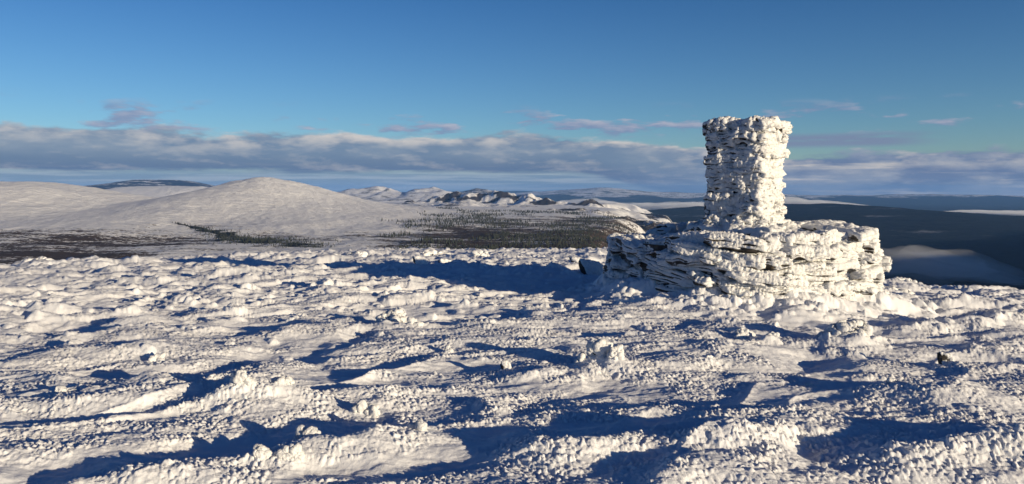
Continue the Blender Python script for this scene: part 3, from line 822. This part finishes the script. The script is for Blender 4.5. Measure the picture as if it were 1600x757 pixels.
band = mth(nt, 'MULTIPLY', ftop, fbot)
# light catches the upper, sun-side edges of the billows
n1b = noise(nt, cvec(12, 44, .012, .006, 1.3), 1.0, 6, .55); n2b = noise(nt, cvec(30, 110, .006, .003, 4.1), 1.0, 5, .6)
rel = mth(nt, 'ADD', mth(nt, 'MULTIPLY', mth(nt, 'SUBTRACT', n1, n1b), 3.6), mth(nt, 'MULTIPLY', mth(nt, 'SUBTRACT', n2, n2b), 1.6))
edge = mr(nt, top, .026, .004)
patch = mr(nt, noise(nt, cvec(11, 34, 0, 0, 71.), 1., 5, .55), .40, .62)
lit = mth(nt, 'ADD', mth(nt, 'MULTIPLY', mth(nt, 'MULTIPLY', edge, patch), .95), mth(nt, 'MULTIPLY_ADD', rel, .45, -.02), clamp=True)
streak = noise(nt, cvec(6, 110, 0, 0, 22.), 1., 5, .58)
lit = mth(nt, 'ADD', lit, mth(nt, 'MULTIPLY', mr(nt, streak, .52, .70), mth(nt, 'MULTIPLY', mr(nt, A, .1, .35, .10, .85), mr(nt, E, .040, .028))), clamp=True)
low_ = mr(nt, mth(nt, 'SUBTRACT', E, bb), .030, .002)
bl = cmix(low_, cmix(mr(nt, n1, .35, .7), lin((106,125,151)), lin((132,144,161))), lin((86,106,138)))
body = cmix(mr(nt, A, .1, .4), bl, cmix(mr(nt, n1, .38, .62), lin((98,116,150)), lin((136,146,166))))
cloudc = cmix(lit, body, lin((200,193,188)))
# pale air and streaks under the bank
under = mth(nt, 'MULTIPLY', mr(nt, E, .034, .016), .92)
us = mr(nt, noise(nt, cvec(6, 170, 0, 0, 31.), 1., 5, .62), .42, .62)
uc = cmix(mth(nt, 'MULTIPLY', us, .65), lin((110,134,160)), lin((164,174,186)))
c1 = cmix(under, clear, uc)
c2 = cmix(mth(nt, 'MULTIPLY', band, .93), c1, cloudc)
# scattered puffs and lenses above the bank
p1 = noise(nt, cvec(10, 44, 0, 0, 55.), 1., 5, .58)
pz = mth(nt, 'MULTIPLY', mr(nt, E, .062, .074), mr(nt, E, .112, .088))
pf = mth(nt, 'MULTIPLY', mr(nt, p1, .525, .63), pz)
p1b = noise(nt, cvec(10, 44, .008, .005, 55.), 1., 5, .58)
pl = mth(nt, 'MULTIPLY_ADD', mth(nt, 'SUBTRACT', p1, p1b), 4.0, .15, clamp=True)
pc = cmix(pl, lin((120,134,166)), lin((176,174,186)))
c3 = cmix(mth(nt, 'MULTIPLY', pf, .85), c2, pc)
lz = mth(nt, 'MULTIPLY', mth(nt, 'MULTIPLY', mr(nt, E, .048, .055), mr(nt, E, .070, .062)), mth(nt, 'MULTIPLY', mr(nt, A, .27, .33), mr(nt, A, .52, .44)))
lf = mth(nt, 'MULTIPLY', mr(nt, noise(nt, cvec(7, 70, 0, 0, 12.), 1., 5, .6), .36, .50), lz)
c4 = cmix(mth(nt, 'MULTIPLY', lf, .85), c3, lin((116,128,156)))
nt.links.new(c4, bg.inputs['Color'])

# ------------------------------------------------------------------ sun
sd = bpy.data.lights.new('sun', 'SUN'); sd.energy = 5.0; sd.angle = math.radians(.5); sd.color = (1.0, .83, .575)
so = bpy.data.objects.new('sun', sd); COL.objects.link(so)
from mathutils import Vector
so.rotation_euler = Vector(tuple(SUND)).to_track_quat('Z', 'Y').to_euler()

# ------------------------------------------------------------------ camera
cd = bpy.data.cameras.new('camera'); cam = bpy.data.objects.new('camera', cd); COL.objects.link(cam)
cd.sensor_width = 36; cd.lens = 36*F/1600; cd.clip_start = .1; cd.clip_end = 200000
pitch = math.atan((378.5-HOR)/F)
cam.location = (0, 0, CAMZ); cam.rotation_euler = (math.pi/2-pitch, 0, 0)
sc.camera = cam
sc.view_settings.view_transform = 'Standard'; sc.view_settings.look = 'None'
sc.view_settings.exposure = 0.32; sc.view_settings.gamma = 1
sc.render.engine = 'CYCLES'
sc.cycles.max_bounces = 6; sc.cycles.diffuse_bounces = 3; sc.cycles.volume_bounces = 2
sc.cycles.transparent_max_bounces = 8
sc.cycles.use_denoising = True
